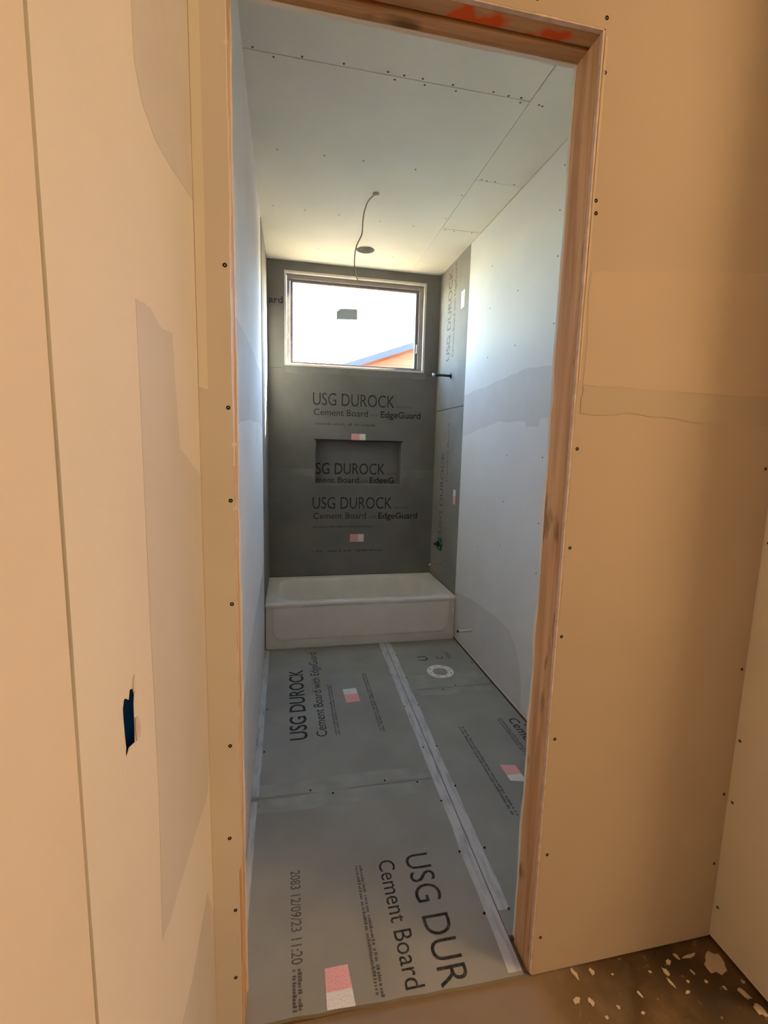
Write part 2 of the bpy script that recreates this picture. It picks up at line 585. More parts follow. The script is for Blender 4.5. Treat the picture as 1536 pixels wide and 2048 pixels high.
# ------------------------------------------------------------------ setting: floor
floor = tag(box('floor', -0.30, 1.50, YS0, 4.45, -0.12, HZ, M_sub), 'subfloor under the grey cement boards of the bathroom', kind='structure')
def seam_x(y): return 0.700 + (y - 1.15) * 0.0285
y0, yj, yt = 1.118, 1.969, 3.545
xl0 = -0.172
outA = [(xl0, yj - .001)] + rough_edge((xl0, y0 + 0.006), (seam_x(y0), y0 - 0.016), 14, 0.003) + [(seam_x(y0) - .0012, y0 - 0.016), (seam_x(yj) - .0012, yj - .001)]
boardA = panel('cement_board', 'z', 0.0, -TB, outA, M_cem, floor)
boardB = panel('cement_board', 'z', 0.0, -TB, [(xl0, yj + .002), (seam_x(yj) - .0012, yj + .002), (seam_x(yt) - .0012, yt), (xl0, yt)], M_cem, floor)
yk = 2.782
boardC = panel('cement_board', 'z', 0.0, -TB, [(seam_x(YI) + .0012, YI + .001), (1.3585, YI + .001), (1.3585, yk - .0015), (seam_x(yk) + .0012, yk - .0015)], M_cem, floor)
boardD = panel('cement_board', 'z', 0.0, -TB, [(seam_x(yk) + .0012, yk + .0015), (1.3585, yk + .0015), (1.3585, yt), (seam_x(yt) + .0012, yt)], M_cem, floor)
# reinforced lighter board edges along the cross joints
def edge_band(parent, pts, amp=0.012):
    return panel('edge_band', 'z', 0.0003, -0.0002, blob(pts, amp, 6), M_edge, parent)
edge_band(boardB, rect(-0.13, 0.66, 1.976, 2.055))
edge_band(boardA, rect(-0.13, 0.62, 1.885, 1.962))
edge_band(boardC, rect(0.83, 1.33, 2.70, 2.775))
edge_band(boardD, rect(0.82, 1.34, 2.79, 2.98))
# mesh tape and thinset along the long joint: one strip on each side of the seam
for sgn in (-1, 1):
    n = 26
    pts_o, pts_i = [], []
    for i in range(n + 1):
        y = 1.112 + (yt - 0.004 - 1.112) * i / n
        w = 0.046 + random.uniform(-0.003, 0.003)
        pts_i.append((seam_x(y) + sgn * 0.0022, y))
        pts_o.append((seam_x(y) + sgn * w, y))
    if sgn > 0:
        pts_i = [q for q in pts_i if q[1] > 1.22]
        pts_o = [q for q in pts_o if q[1] > 1.22]
    panel('seam_tape', 'z', 0.0012, -0.0011, pts_i + pts_o[::-1], M_tape, boardA if sgn < 0 else boardC)
# tape along the foot of the left wall
def lx(y): return -0.158 - 0.012 * (y - 1.2) / (3.545 - 1.2)
for bd, ya, yb_, w in ((boardB, 1.985, 3.53, .034), (boardA, 1.24, 1.955, .028)):
    panel('edge_tape', 'z', 0.0010, -0.0009, blob([(lx(ya) + .001, ya), (lx(ya) + w, ya), (lx(yb_) + w, yb_), (lx(yb_) + .001, yb_)], 0.0008, 10), M_tape, bd)

NX, PY, NY = (1, 0, 0), (0, 1, 0), (0, -1, 0)
# print on the front left board, read from the tub side
lettering('USG DUR', (0.440, 1.570, 0), NY, NX, 0.460, 0.094, M_ink, boardA, -0.004)
lettering('Cement Board', (0.335, 1.563, 0), NY, NX, 0.438, 0.060, M_ink, boardA, 0.0)
lettering('2083 12/09/23 11:20', (0.008, 1.578, 0), NY, NX, 0.325, 0.034, M_inkf, boardA, 0.008)
print_rows((0.010, 1.240, 0), NY, NX, 0.11, 0.028, M_inkf, boardA, 2, 12)
print_rows((0.246, 1.558, 0), NY, NX, 0.43, 0.026, M_inkf, boardA, 2, 3)
panel('label_sticker', 'z', 0.0009, -0.0007, [(0.105, 1.118), (0.185, 1.114), (0.176, 1.226), (0.106, 1.226)], M_stk_y, boardA)
# back left board, read from the right wall
lettering('USG DUROCK', (0.103, 2.372, 0), PY, (-1, 0, 0), 0.80, 0.094, M_ink, boardB, 0.012)
lettering('Cement Board with EdgeGuard', (0.211, 2.382, 0), PY, (-1, 0, 0), 1.06, 0.058, M_ink, boardB, 0.0)
print_rows((0.281, 2.382, 0), PY, (-1, 0, 0), 0.55, 0.028, M_inkf, boardB, 2, 4)
print_rows((0.532, 2.378, 0), PY, (-1, 0, 0), 0.68, 0.030, M_inkf, boardB, 2, 5)
panel('label_sticker', 'z', 0.0009, -0.0007, [(0.355, 2.70), (0.442, 2.705), (0.437, 2.868), (0.350, 2.862)], M_stk_y2, boardB)
# front right board
print_rows((0.952, 2.345, 0), NY, NX, 0.66, 0.032, M_inkf, boardC, 2, 6)
print_rows((1.206, 2.385, 0), NY, NX, 0.62, 0.030, M_inkf, boardC, 2, 7)
lettering('Cement Board', (1.268, 2.375, 0), NY, NX, 0.52, 0.058, M_ink, boardC, 0.004)
panel('label_sticker', 'z', 0.0009, -0.0007, [(1.044, 1.888), (1.120, 1.868), (1.120, 1.985), (1.044, 2.003)], M_stk_y, boardC)
# back right board, where the closet flange stands
lettering('U', (1.030, 3.185, 0), PY, (-1, 0, 0), 0.070, 0.072, M_ink, boardD)
lettering('C', (1.150, 3.195, 0), PY, (-1, 0, 0), 0.040, 0.050, M_ink, boardD)
print_rows((1.215, 3.19, 0), PY, (-1, 0, 0), 0.11, 0.028, M_inkf, boardD, 2, 8)
for bd, pts in ((boardA, [(0.655, 1.30), (0.66, 1.55), (0.675, 1.82), (0.60, 1.955), (0.2, 1.95), (-0.13, 1.17)]),
                (boardB, [(0.70, 2.2), (0.70, 2.6), (0.71, 3.0), (0.72, 3.4), (-0.12, 2.3), (-0.12, 2.7), (0.1, 1.985), (0.45, 1.99)]),
                (boardC, [(0.765, 1.55), (0.77, 1.9), (0.775, 2.2), (0.785, 2.6), (0.745, 1.30), (1.34, 2.3), (1.0, 2.76)]),
                (boardD, [(0.80, 2.95), (0.81, 3.3), (1.34, 3.1), (1.1, 2.80)])):
    screws('z', 0.0012, 1, pts, bd, 0.0045)

# ------------------------------------------------------------------ setting: bathroom left wall
wall_left = tag(box('wall_left', -0.30, -0.187, 1.2160, 4.45, HZ + .0005, ZC + 0.05, M_sub), 'left bathroom wall of white drywall ending in cement board at the tub', kind='structure')
YSPL = 3.545
def warpL(p):                       # the sheet stands a little out of true
    x, y, z = p
    t = (y - 1.2) / (YSPL - 1.2)
    return (x - 0.012 * max(0, min(1, t)) + 0.003 * math.sin(z * 2.1) * math.sin(3.1 * t), y, z)
def grid_pts(a0, a1, b0, b1, n):
    out = [(a0 + (a1 - a0) * i / n, b0) for i in range(n)]
    out += [(a1, b0 + (b1 - b0) * i / n) for i in range(n)]
    out += [(a1 - (a1 - a0) * i / n, b1) for i in range(n)]
    out += [(a0, b1 - (b1 - b0) * i / n) for i in range(n)]
    return out
dwl = [panel('drywall_sheet', 'x', -0.158, -TB, grid_pts(YI + .001, YSPL, z0, z1, 6), M_dry, wall_left, warp=lambda p: (p[0] - 0.012 * (p[1] - 1.2) / (YSPL - 1.2), p[1], p[2]))
       for z0, z1 in ((0.006, 1.850), (1.8505, ZC - .001))]
def mudL(pts, mat, th=0.0006, par=None):
    return panel('joint_compound', 'x', -0.158 + th, -th * .8, pts, mat, par or dwl[0], warp=lambda p: (p[0] - 0.012 * (p[1] - 1.2) / (YSPL - 1.2), p[1], p[2]))
mudL(blob([(1.23, 1.60), (2.0, 1.66), (3.0, 1.70), (3.53, 1.68), (3.53, 2.06), (3.1, 2.035), (2.3, 2.02), (1.7, 1.98), (1.46, 1.945), (1.23, 1.90)], 0.008, 4), M_mud, par=dwl[1])
mudL(blob([(1.23, 0.02), (3.53, 0.02), (3.53, 0.70), (3.2, 0.68), (2.4, 0.672), (1.88, 0.665), (1.59, 0.60), (1.45, 0.47), (1.32, 0.30), (1.23, 0.25)], 0.006, 4), M_mud)
cbl = []
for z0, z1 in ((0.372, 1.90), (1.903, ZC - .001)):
    cbl.append(panel('cement_board', 'x', -0.160, -TB, rect(YSPL + .002, YB, z0, z1), M_cem_lit, wall_left,
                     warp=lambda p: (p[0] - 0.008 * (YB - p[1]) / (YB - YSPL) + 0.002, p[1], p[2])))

# ------------------------------------------------------------------ setting: bathroom right wall
wall_right = tag(box('wall_right', XR + TB + .0005, 1.50, 1.2160, 4.45, HZ + .0005, ZC + 0.05, M_sub), 'right bathroom wall of white drywall ending in cement board at the tub', kind='structure')
YSR = 3.575
dwr = []
for z0, z1 in ((0.010, 1.850), (1.8505, ZC - .001)):
    dwr.append(panel('drywall_sheet', 'x', XR, TB, rect(YI + .001, YSR, z0, z1) , M_dry, wall_right))
def mudR(pts, mat, par):
    return panel('joint_compound', 'x', XR - 0.0007, 0.0005, pts, mat, par)
mudR(blob([(1.23, 1.74), (2.31, 1.745), (2.40, 1.745), (2.42, 1.70), (2.55, 1.70), (2.57, 1.735), (2.75, 1.74), (2.91, 1.755), (3.25, 1.715), (3.57, 1.665),
           (3.57, 1.985), (3.30, 2.0), (3.10, 2.006), (2.80, 2.03), (2.56, 2.04), (2.30, 2.012), (1.8, 2.0), (1.23, 2.0)], 0.006, 3), M_mud, dwr[1])
mudR(blob([(2.40, 0.03), (3.57, 0.03), (3.57, 0.395), (3.40, 0.42), (3.21, 0.445), (2.89, 0.46), (2.70, 0.458), (2.60, 0.45), (2.53, 0.40), (2.45, 0.29), (2.42, 0.18)], 0.004, 4), M_mud, dwr[0])
cbr = [panel('cement_board', 'x', XR - 0.001, TB, rect(YSR + .001, YB, z0, z1), M_cem_lit, wall_right) for z0, z1 in ((0.372, 1.902), (1.908, ZC - .001))]
PZ = (0, 0, 1)
xb = XR - 0.001
lettering('USG DUROCK', (xb, 3.965, 2.315), PZ, PY, 0.74, 0.085, M_inkf, cbr[1], 0.004)
lettering('Cement Board with EdgeGuard', (xb, 3.862, 2.33), PZ, PY, 0.74, 0.05, M_inkf, cbr[1], 0.004)
panel('label_sticker', 'x', xb - .0009, .0007, rect(3.665, 3.735, 2.67, 2.80), M_stk_z, cbr[1])
lettering('USG DUROCK', (xb, 3.985, 0.80), PZ, PY, 0.74, 0.085, M_inkf, cbr[0], 0.0)
lettering('Cement Board', (xb, 3.880, 1.28), PZ, PY, 0.50, 0.05, M_inkf, cbr[0], 0.0)
panel('label_sticker', 'x', xb - .0009, .0007, rect(3.665, 3.725, 1.11, 1.23), M_stk_z, cbr[0])
screws('x', XR, -1, [(2.34, 2.558), (2.764, 2.518), (2.76, 2.2), (2.332, 2.226), (2.334, 2.982), (2.352, 2.782), (3.161, 2.794), (3.166, 2.522), (3.164, 2.199), (2.353, 1.534), (2.779, 1.538)], dwr[1], 0.0042)
screws('x', XR, -1, [(2.346, 1.171), (2.335, 0.889), (2.79, 1.24), (2.80, 0.95), (3.16, 1.18), (3.17, 0.86)], dwr[0], 0.0042)
# dark open gap at the foot of the right wall
box('foot_gap', 1.3590, 1.3625, YI + .002, 3.545, HZ + .0005, -0.004, M_gap, wall_right)

# ------------------------------------------------------------------ setting: back wall with window opening and niche
WX0, WX1, WZ0, WZ1 = -0.006, 1.221, 2.255, 3.010
NX0, NX1, NZ0, NZ1 = 0.253, 1.038, 1.226, 1.616
wall_back = tag(panel('wall_back', 'y', YB + TB + .0005, 0.13, rect(-0.187, XR + TB, HZ + .0005, ZC + .05), M_sub, None,
                      holes=[rect(WX0 - .012, WX1 + .012, WZ0 - .012, WZ1 + .012), rect(NX0 - .012, NX1 + .012, NZ0 - .012, NZ1 + .012)]),
                'grey cement board back wall above the tub with window and niche', kind='structure')
XB0, XB1 = -0.1585, XR - .0015
zj1, zj2 = 1.322, 2.222
cbb = []
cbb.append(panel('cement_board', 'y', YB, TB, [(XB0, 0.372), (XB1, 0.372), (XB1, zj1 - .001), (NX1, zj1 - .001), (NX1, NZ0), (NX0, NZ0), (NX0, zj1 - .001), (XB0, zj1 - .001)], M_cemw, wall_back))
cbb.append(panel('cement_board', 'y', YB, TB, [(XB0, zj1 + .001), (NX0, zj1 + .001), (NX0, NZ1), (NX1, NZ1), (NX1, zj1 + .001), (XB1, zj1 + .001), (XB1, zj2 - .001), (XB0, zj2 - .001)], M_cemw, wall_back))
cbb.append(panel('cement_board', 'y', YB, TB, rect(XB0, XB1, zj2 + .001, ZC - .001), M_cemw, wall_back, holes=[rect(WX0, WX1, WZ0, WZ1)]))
# taped joint beside the niche, and the rough thinset line under the window
for a0, a1 in ((XB0 + .004, NX0 - .01), (NX1 + .01, XB1 - .004)):
    panel('joint_band', 'y', YB - .0005, .0004, blob(rect(a0, a1, zj1 - .032, zj1 + .036), 0.006, 5), M_joint, cbb[1])
panel('joint_band', 'y', YB - .0005, .0004, blob(rect(WX0, WX1 + .02, 2.188, 2.240), 0.012, 14), M_joint, cbb[2])
nb = YB + 0.092
niche = []
niche.append(panel('niche_back_board', 'y', nb, TB, rect(NX0 - .011, NX1 + .011, NZ0 - .011, NZ1 + .011), M_cemw, wall_back))
for nm, bx in (('niche_bottom', (NX0 - .011, NX1 + .011, NZ0 - .011, NZ0)), ('niche_top', (NX0 - .011, NX1 + .011, NZ1, NZ1 + .011)),
               ('niche_side', (NX0 - .011, NX0, NZ0, NZ1)), ('niche_side', (NX1, NX1 + .011, NZ0, NZ1))):
    box(nm, bx[0], bx[1], YB + TB + .0002, nb, bx[2], bx[3], M_cemw, wall_back)
# strips edging the niche: near-black along the top, paler below and right
box('niche_edge_strip', NX0 - .010, NX1 + .016, YB - .0015, YB - .0002, NZ1 - .002, NZ1 + .008, M_gap, wall_back)
box('niche_edge_strip', NX0 - .008, NX1 + .016, YB - .0015, YB - .0002, NZ0 - .016, NZ0 + .001, M_joint, wall_back)
box('niche_edge_strip', NX1 - .001, NX1 + .014, YB - .0015, YB - .0002, NZ0 + .0012, NZ1 - .004, M_joint, wall_back)
EX = (1, 0, 0)
for (bd, z, zc) in ((cbb[1], 1.921, 1.838), (cbb[0], 0.996, 0.908)):
    lettering('USG DUROCK', (0.228, YB, z), EX, PZ, 0.735, 0.110, M_ink, bd, -0.004)
    lettering('BRAND', (0.985, YB, z), EX, PZ, 0.14, 0.022, M_inkf, bd, 0.0)
    lettering('Cement Board', (0.235, YB, zc - .004), EX, PZ, 0.485, 0.056, M_ink, bd, 0.0)
    lettering('with', (0.742, YB, zc), EX, PZ, 0.075, 0.030, M_inkf, bd, 0.0)
    lettering('EdgeGuard', (0.838, YB, zc - .006), EX, PZ, 0.375, 0.056, M_ink, bd, 0.018)
    print_rows((0.235, YB, zc - .088), EX, PZ, 0.55, 0.020, M_inkf, bd, 1, int(z * 9))
print_rows((0.228, YB, 0.592), EX, PZ, 0.66, 0.022, M_inkf, cbb[0], 1, 21)
panel('label_sticker', 'y', YB - .0009, .0007, rect(0.573, 0.702, 1.622, 1.680), M_stk_x, cbb[1])
panel('label_sticker', 'y', YB - .0009, .0007, rect(0.573, 0.702, 0.685, 0.757), M_stk_x, cbb[0])
lettering('ard', (-0.145, YB, 2.752), EX, PZ, 0.118, 0.052, M_ink, cbb[2], 0.018)
lettering('SG DUROCK', (0.262, nb, 1.308), EX, PZ, 0.645, 0.104, M_ink, niche[0], -0.004)
lettering('BRAND', (0.93, nb, 1.308), EX, PZ, 0.09, 0.020, M_inkf, niche[0], 0.0)
lettering('ment Board', (0.262, nb, 1.230), EX, PZ, 0.40, 0.052, M_ink, niche[0], 0.0)
lettering('with', (0.675, nb, 1.232), EX, PZ, 0.07, 0.028, M_inkf, niche[0], 0.0)
lettering('EdgeG', (0.765, nb, 1.230), EX, PZ, 0.235, 0.052, M_ink, niche[0], 0.018)

# ------------------------------------------------------------------ window
win = empty('window_1', (0.6, YB + 0.06, WZ0))
tag(win, 'wide low window high in the grey wall above the tub', kind='structure')
# painted returns around the opening
rv0, rv1 = YB + .001, YB + 0.050
def frame_bars(nm, x0, x1, z0, z1, w, ya, yb_, mat, parent, bev=0.003):
    wl_, wr_, wb_, wt_ = w
    box(nm, x0, x1, ya, yb_, z1 - wt_, z1, mat, parent, bev)
    box(nm, x0, x1, ya, yb_, z0, z0 + wb_, mat, parent, bev)
    box(nm, x0, x0 + wl_, ya, yb_, z0 + wb_ + .0002, z1 - wt_ - .0002, mat, parent, bev)
    box(nm, x1 - wr_, x1, ya, yb_, z0 + wb_ + .0002, z1 - wt_ - .0002, mat, parent, bev)
M_return = material('window_return', (0.62, 0.60, 0.55), 0.85, 0.05, 12)
frame_bars('window_return', WX0 - .010, WX1 + .010, WZ0 - .010, WZ1 + .010, (.018, .018, .014, .018), YB - .003, YB + .052, M_return, win, 0.002)
frame_bars('window_frame', WX0 + .009, WX1 - .009, WZ0 + .005, WZ1 - .009, (.030, .036, .014, .034), YB + .030, YB + .10, M_vinyl, win)
frame_bars('sash', WX0 + .040, WX1 - .046, WZ0 + .020, WZ1 - .044, (.024, .026, .014, .022), YB + .048, YB + .078, M_vinyl2, win)
box('glass_pane', WX0 + .060, WX1 - .068, YB + .060, YB + .064, WZ0 + .030, WZ1 - .064, M_glass, win)
panel('glass_sticker', 'y', YB + .0592, -.0005, [(0.434, 2.668), (0.618, 2.680), (0.618, 2.772), (0.466, 2.762), (0.434, 2.735)], M_decal, win)
box('window_latch', WX1 - .060, WX1 - .050, YB + .036, YB + .048, 2.42, 2.50, M_pvc, win, 0.002)

# ------------------------------------------------------------------ setting: bathroom ceiling
CANX, CANY, CANR = 0.612, 3.900, 0.074
WIRX, WIRY = 0.539, 3.060
def circle(cx, cy, r, n=28): return [(cx + r * math.cos(2 * math.pi * k / n), cy + r * math.sin(2 * math.pi * k / n)) for k in range(n)]
ceiling = tag(panel('ceiling', 'z', ZC + TB + .0005, 0.05, rect(-0.187, XR + TB, YS0, YB + TB), M_sub, None, holes=[circle(CANX, CANY, CANR + .008)]),
              'white drywall ceiling with open seams above the bathroom', kind='structure')
xc = 1.060
csheets = [
    panel('drywall_sheet', 'z', ZC, TB, rect(-0.172, xc - .0040, YI + .001, 2.1385), M_ceil, ceiling),
    panel('drywall_sheet', 'z', ZC, TB, [(-0.172, 2.1430), (xc - .002, 2.1430), (xc + .016, YB - .001), (-0.172, YB - .001)], M_ceil, ceiling,
          holes=[circle(CANX, CANY, CANR), circle(WIRX, WIRY, 0.016, 12)]),
    panel('drywall_sheet', 'z', ZC, TB, [(xc - .0005, YI + .001), (XR - .001, YI + .001), (XR - .001, 2.776), (xc + .0065, 2.776), (xc + .0015, 2.143)], M_ceil, ceiling),
    panel('drywall_sheet', 'z', ZC + .001, TB, [(xc + .0070, 2.7805), (XR - .001, 2.7805), (XR - .001, 3.397), (xc + .0125, 3.397)], M_ceil, ceiling),
    panel('drywall_sheet', 'z', ZC, TB, [(xc + .0115, 3.4005), (XR - .001, 3.4005), (XR - .001, YB - .001), (xc + .018, YB - .001)], M_ceil, ceiling)]
screws('z', ZC, -1, [(-0.124, 2.128), (0.066, 2.129), (0.232, 2.125), (0.414, 2.124), (0.483, 2.127), (0.563, 2.126), (0.696, 2.128), (0.879, 2.125), (0.952, 2.131), (1.011, 2.129), (0.3, 1.75), (0.75, 1.74)], csheets[0], 0.0045)
screws('z', ZC, -1, [(-0.045, 2.157), (0.45, 2.158), (0.58, 2.157), (0.72, 2.158), (1.02, 2.156), (-0.043, 2.764), (0.203, 2.755), (0.412, 2.753), (0.705, 2.76), (-0.08, 3.37), (0.124, 3.377), (0.348, 3.388), (0.632, 3.408), (0.87, 3.414), (1.05, 2.95), (1.05, 3.25), (0.25, 3.98), (0.85, 3.98)], csheets[1], 0.0042)
screws('z', ZC, -1, [(1.108, 2.15), (1.126, 2.154), (1.098, 2.764), (1.131, 2.768), (1.181, 2.764), (1.30, 2.766)], csheets[2], 0.0045)
screws('z', ZC, -1, [(1.10, 3.415), (1.17, 3.418), (1.30, 3.41)], csheets[4], 0.0045)

# ------------------------------------------------------------------ setting: wall with the door opening
wall_front = tag(panel('wall_front', 'y', YS0, YS1 - YS0, [(-0.30, HZ + .0005), (XDL - .012, HZ + .0005), (XDL - .012, ZH + .16), (XDR + .042, ZH + .16), (XDR + .042, HZ + .0005), (1.50, HZ + .0005), (1.50, 3.2), (-0.30, 3.2)], M_sub, None),
                 'drywall partition with the tall unfinished door opening', kind='structure')
# hall side sheets: narrow strip left of the door, wide sheet on the right and over the door
strip_out = [(XHL + .0005, HZ + .001), (XDL - .009, HZ + .001), (XDL - .008, 0.30), (XDL - .009, 0.49)] + rough_edge((XDL - .001, 0.52), (XDL, ZH - .004), 44, 0.0016) + [(XDL, ZH + .0)] + [(XDL, ZC), (XHL + .0005, ZC)]
dstrip = panel('drywall_sheet', 'y', YD, TB, strip_out, M_hall, wall_front)
right_out = [(XDR + .006, HZ + .004), (XHR - .0005, HZ + .008), (XHR - .0005, ZC), (XDL + .001, ZC)] + rough_edge((XDL + .001, ZH + .006), (XDR + .006, ZH + .004), 40, 0.0018) + rough_edge((XDR + .006, ZH + .004), (XDR + .006, HZ + .004), 40, 0.0012)
dright = panel('drywall_sheet', 'y', YD, TB, right_out, M_bare, wall_front)
# rough paper and pink gypsum edge along the cut openings
box('gypsum_edge', XDR + .0008, XDR + .0062, YD + .0006, YD + TB - .0005, HZ + .01, ZH + .001, M_core, wall_front)
box('gypsum_edge', XDL + .002, XDR + .003, YD + .0006, YD + TB - .0005, ZH + .0005, ZH + .006, M_core, wall_front)
box('gypsum_edge', XDL - .004, XDL + .0012, YD + .0015, YD + TB - .0005, 0.53, 1.52, M_core, wall_front)
for zz, dx in ((1.568, .007), (1.425, .006), (2.36, .003)):
    panel('torn_paper', 'y', YD - .0012, .0010, [(XDL - .004, zz - .006), (XDL + dx, zz - .002), (XDL + dx * .8, zz + .004), (XDL - .001, zz + .005), (XDL - .005, zz + .002)], M_mud2, dstrip)
# bathroom side sheet
inner_out = [(-0.157, 0.004), (XDL - .001, 0.004)] + rough_edge((XDL - .001, 0.3), (XDL - .001, ZH), 30, 0.0015) + rough_edge((XDL - .001, ZH), (XDR + .001, ZH), 30, 0.001) + rough_edge((XDR + .001, ZH), (XDR + .001, 0.004), 50, 0.0028) + [(XDR + .001, 0.004), (XR - .001, 0.004), (XR - .001, ZC - .001), (-0.157, ZC - .001)]
panel('drywall_sheet', 'y', YS1 + .0002, TB - .0004, inner_out, M_dry, wall_front)
screws('y', YD, -1, [(-0.126, 1.942), (-0.125, 1.648), (-0.124, 1.443), (-0.126, 1.201), (-0.137, 0.845), (-0.143, 0.596), (-0.133, 0.389), (-0.136, 0.188)], dstrip, 0.0046)
screws('y', YD, -1, [(0.722, 2.556), (0.547, 2.562), (0.728, 2.445), (0.731, 2.17), (0.734, 2.142), (0.734, 1.578), (0.736, 1.317), (0.732, 1.07), (0.737, 0.767), (0.742, 0.40), (0.742, 0.12),
                     (1.35, 0.929), (1.347, 0.512), (1.345, 0.266), (1.337, 1.535)], dright, 0.0046)
panel('joint_compound', 'y', YD - .0006, .0005, blob([(XHL + .0008, 1.69), (-0.166, 1.685), (-0.1645, 2.2), (-0.164, 3.0), (XHL + .0008, 3.0)], .0006, 6), M_mud2, dstrip)
# finishing compound along the right edge of the opening and bands across the wide sheet
panel('joint_compound', 'y', YD - .0006, .0005, blob([(0.7222, 1.75), (0.7265, 1.75), (0.7275, 2.2), (0.729, 2.52), (0.7222, 2.52), (0.7222, 2.2)], 0.0005, 10), M_bare2, dright)

panel('joint_compound', 'y', YD - .0005, .0004, blob([(0.735, 1.74), (1.0, 1.735), (1.36, 1.737), (1.36, 2.06), (1.1, 2.045), (0.79, 2.012), (0.735, 2.01)], .004, 5), M_band, dright)
panel('joint_compound', 'y', YD - .0009, .0003, blob([(0.735, 1.668), (0.9, 1.672), (1.1, 1.655), (1.36, 1.655), (1.36, 1.735), (1.0, 1.733), (0.735, 1.738)], .004, 5), M_band2, dright)
# framing of the opening
door_1 = empty('door_1', (0.3, (YS0 + YS1) / 2, HZ))
tag(door_1, 'rough door opening framed in bare pine studs', kind='structure')
box('jack_stud', XDR, XDR + .0385, YS0 + .0004, YS1 - .0004, HZ + .0006, ZH - .0005, M_wood, door_1, 0.002)
box('jack_stud', XDL - .0115, XDL - .004, YS0 + .0004, YS1 - .0004, HZ + .0006, ZH - .0005, M_wood, door_1)
box('header_beam', XDL - .010, XDR + .038, YS0 + .0004, YS0 + .0385, ZH, ZH + .14, M_headp, door_1, 0.003)
box('header_beam', XDL - .010, XDR + .038, YS1 - .0395, YS1 - .0004, ZH, ZH + .14, M_head, door_1, 0.003)
box('header_spacer', XDL - .010, XDR + .038, YS0 + .0390, YS1 - .0400, ZH + .009, ZH + .14, M_gap, door_1)

# ------------------------------------------------------------------ setting: hall
floor_hall = tag(box('floor_hall', -0.36, 4.4, YH, YS0 - .0005, -0.12, HZ, M_hfloor), 'dirty brown hall subfloor spotted with dried plaster', kind='structure')
HOLE = [(0.589, 1.272), (0.595, 1.261), (0.592, 1.25), (0.591, 1.235), (0.591, 1.218), (0.589, 1.201), (0.568, 1.208), (0.557, 1.203), (0.556, 1.209), (0.558, 1.214), (0.556, 1.228), (0.554, 1.254), (0.554, 1.265), (0.559, 1.274), (0.564, 1.273), (0.575, 1.265), (0.580, 1.275)]
wall_hall_left = tag(box('wall_left_hall', -0.36, -0.30, YH, YS0 - .0005, HZ + .0005, 3.2, M_sub), 'left hall wall of taped drywall with a torn hole over a blue box', kind='structure')
YSEAM = 0.437
seam1 = [(YSEAM + .0050 + random.uniform(-.0006, .0006), ZC - ZC * i / 40) for i in range(40)]
hl1 = panel('drywall_sheet', 'x', XHL, -TB, [(YSEAM + .0050, HZ + .001), (YD + TB, HZ + .001), (YD + TB, ZC), ] + seam1, M_hall, wall_hall_left, holes=[rect(0.5435, 0.6045, 1.182, 1.296)])
panel('paper_skin', 'x', XHL, -.0006, rect(0.5436, 0.6044, 1.1821, 1.2959), M_hall, hl1, holes=[HOLE])
hl2 = panel('drywall_sheet', 'x', XHL, -TB, rect(YH, YSEAM - .0040, HZ + .001, ZC), M_halll, wall_hall_left)
box('seam_filler', XHL - .009, XHL - .0026, YSEAM - .0041, YSEAM + .0042, HZ + .001, ZC, M_mud, wall_hall_left)
def mudH(pts, mat, k=1):
    return panel('joint_compound', 'x', XHL + .0004 * k, -.0003 * k, pts, mat, hl1)
mudH(blob([(0.705, 3.05), (0.714, 2.11), (0.716, 2.045), (0.747, 2.014), (0.807, 2.006), (0.918, 2.023), (1.032, 2.047), (1.10, 2.06), (1.10, 3.05)], 0.0015, 3), M_mudh)
mudH(blob([(0.676, 1.749), (0.700, 1.752), (0.742, 1.757), (0.80, 1.742), (0.872, 1.75), (0.881, 1.676), (0.90, 1.56), (1.098, 1.50), (1.098, 0.80), (1.065, 0.749), (0.842, 0.793), (0.708, 0.813), (0.663, 0.829), (0.678, 1.049), (0.674, 1.32), (0.676, 1.56)], 0.0012, 3), M_mudh, 1)
mudH(blob([(1.025, 0.53), (1.098, 0.40), (1.098, 0.02), (0.80, 0.02), (0.758, 0.545), (0.872, 0.524)], 0.0012, 3), M_mudh, 1)
# torn paper rim at the hole
panel('torn_paper', 'x', XHL + .0012, -.0008, [(0.5915, 1.232), (0.600, 1.229), (0.608, 1.218), (0.612, 1.205), (0.606, 1.197), (0.593, 1.200), (0.591, 1.214)], M_core, hl1)
panel('torn_paper', 'x', XHL + .0012, -.0008, [(0.590, 1.268), (0.596, 1.263), (0.600, 1.274), (0.597, 1.286), (0.592, 1.281)], M_core, hl1)
box_root = empty('outlet_box', (-0.23, 0.578, 1.235))
tag(box_root, 'blue plastic outlet box behind the torn hole in the left wall', 'outlet box')
bxa, bxb, bya, byb, bza, bzb = -0.262, XHL - .0010, 0.548, 0.600, 1.186, 1.292
box('box_back', bxa - .003, bxa, bya - .003, byb + .003, bza - .003, bzb + .003, M_blue, box_root)
box('box_side', bxa + .0002, bxb, bya - .003, bya, bza - .003, bzb + .003, M_blue, box_root)
box('box_side', bxa + .0002, bxb, byb, byb + .003, bza - .003, bzb + .003, M_blue, box_root)
box('box_side', bxa + .0002, bxb, bya + .0002, byb - .0002, bza - .003, bza, M_blue, box_root)
box('box_side', bxa + .0002, bxb, bya + .0002, byb - .0002, bzb, bzb + .003, M_blue, box_root)
YW = 0.88                       # the right hall wall is short: the space opens to the right behind it
XO = 4.3
wall_hall_right = tag(box('wall_right_hall', XHR + TB + .0005, 1.50, YW, YS0 - .0005, HZ + .0005, 3.2, M_sub), 'short right hall wall of plain drywall', kind='structure')
hr = panel('drywall_sheet', 'x', XHR, TB, rect(YW, YD + TB, HZ + .012, ZC), M_mud2, wall_hall_right)
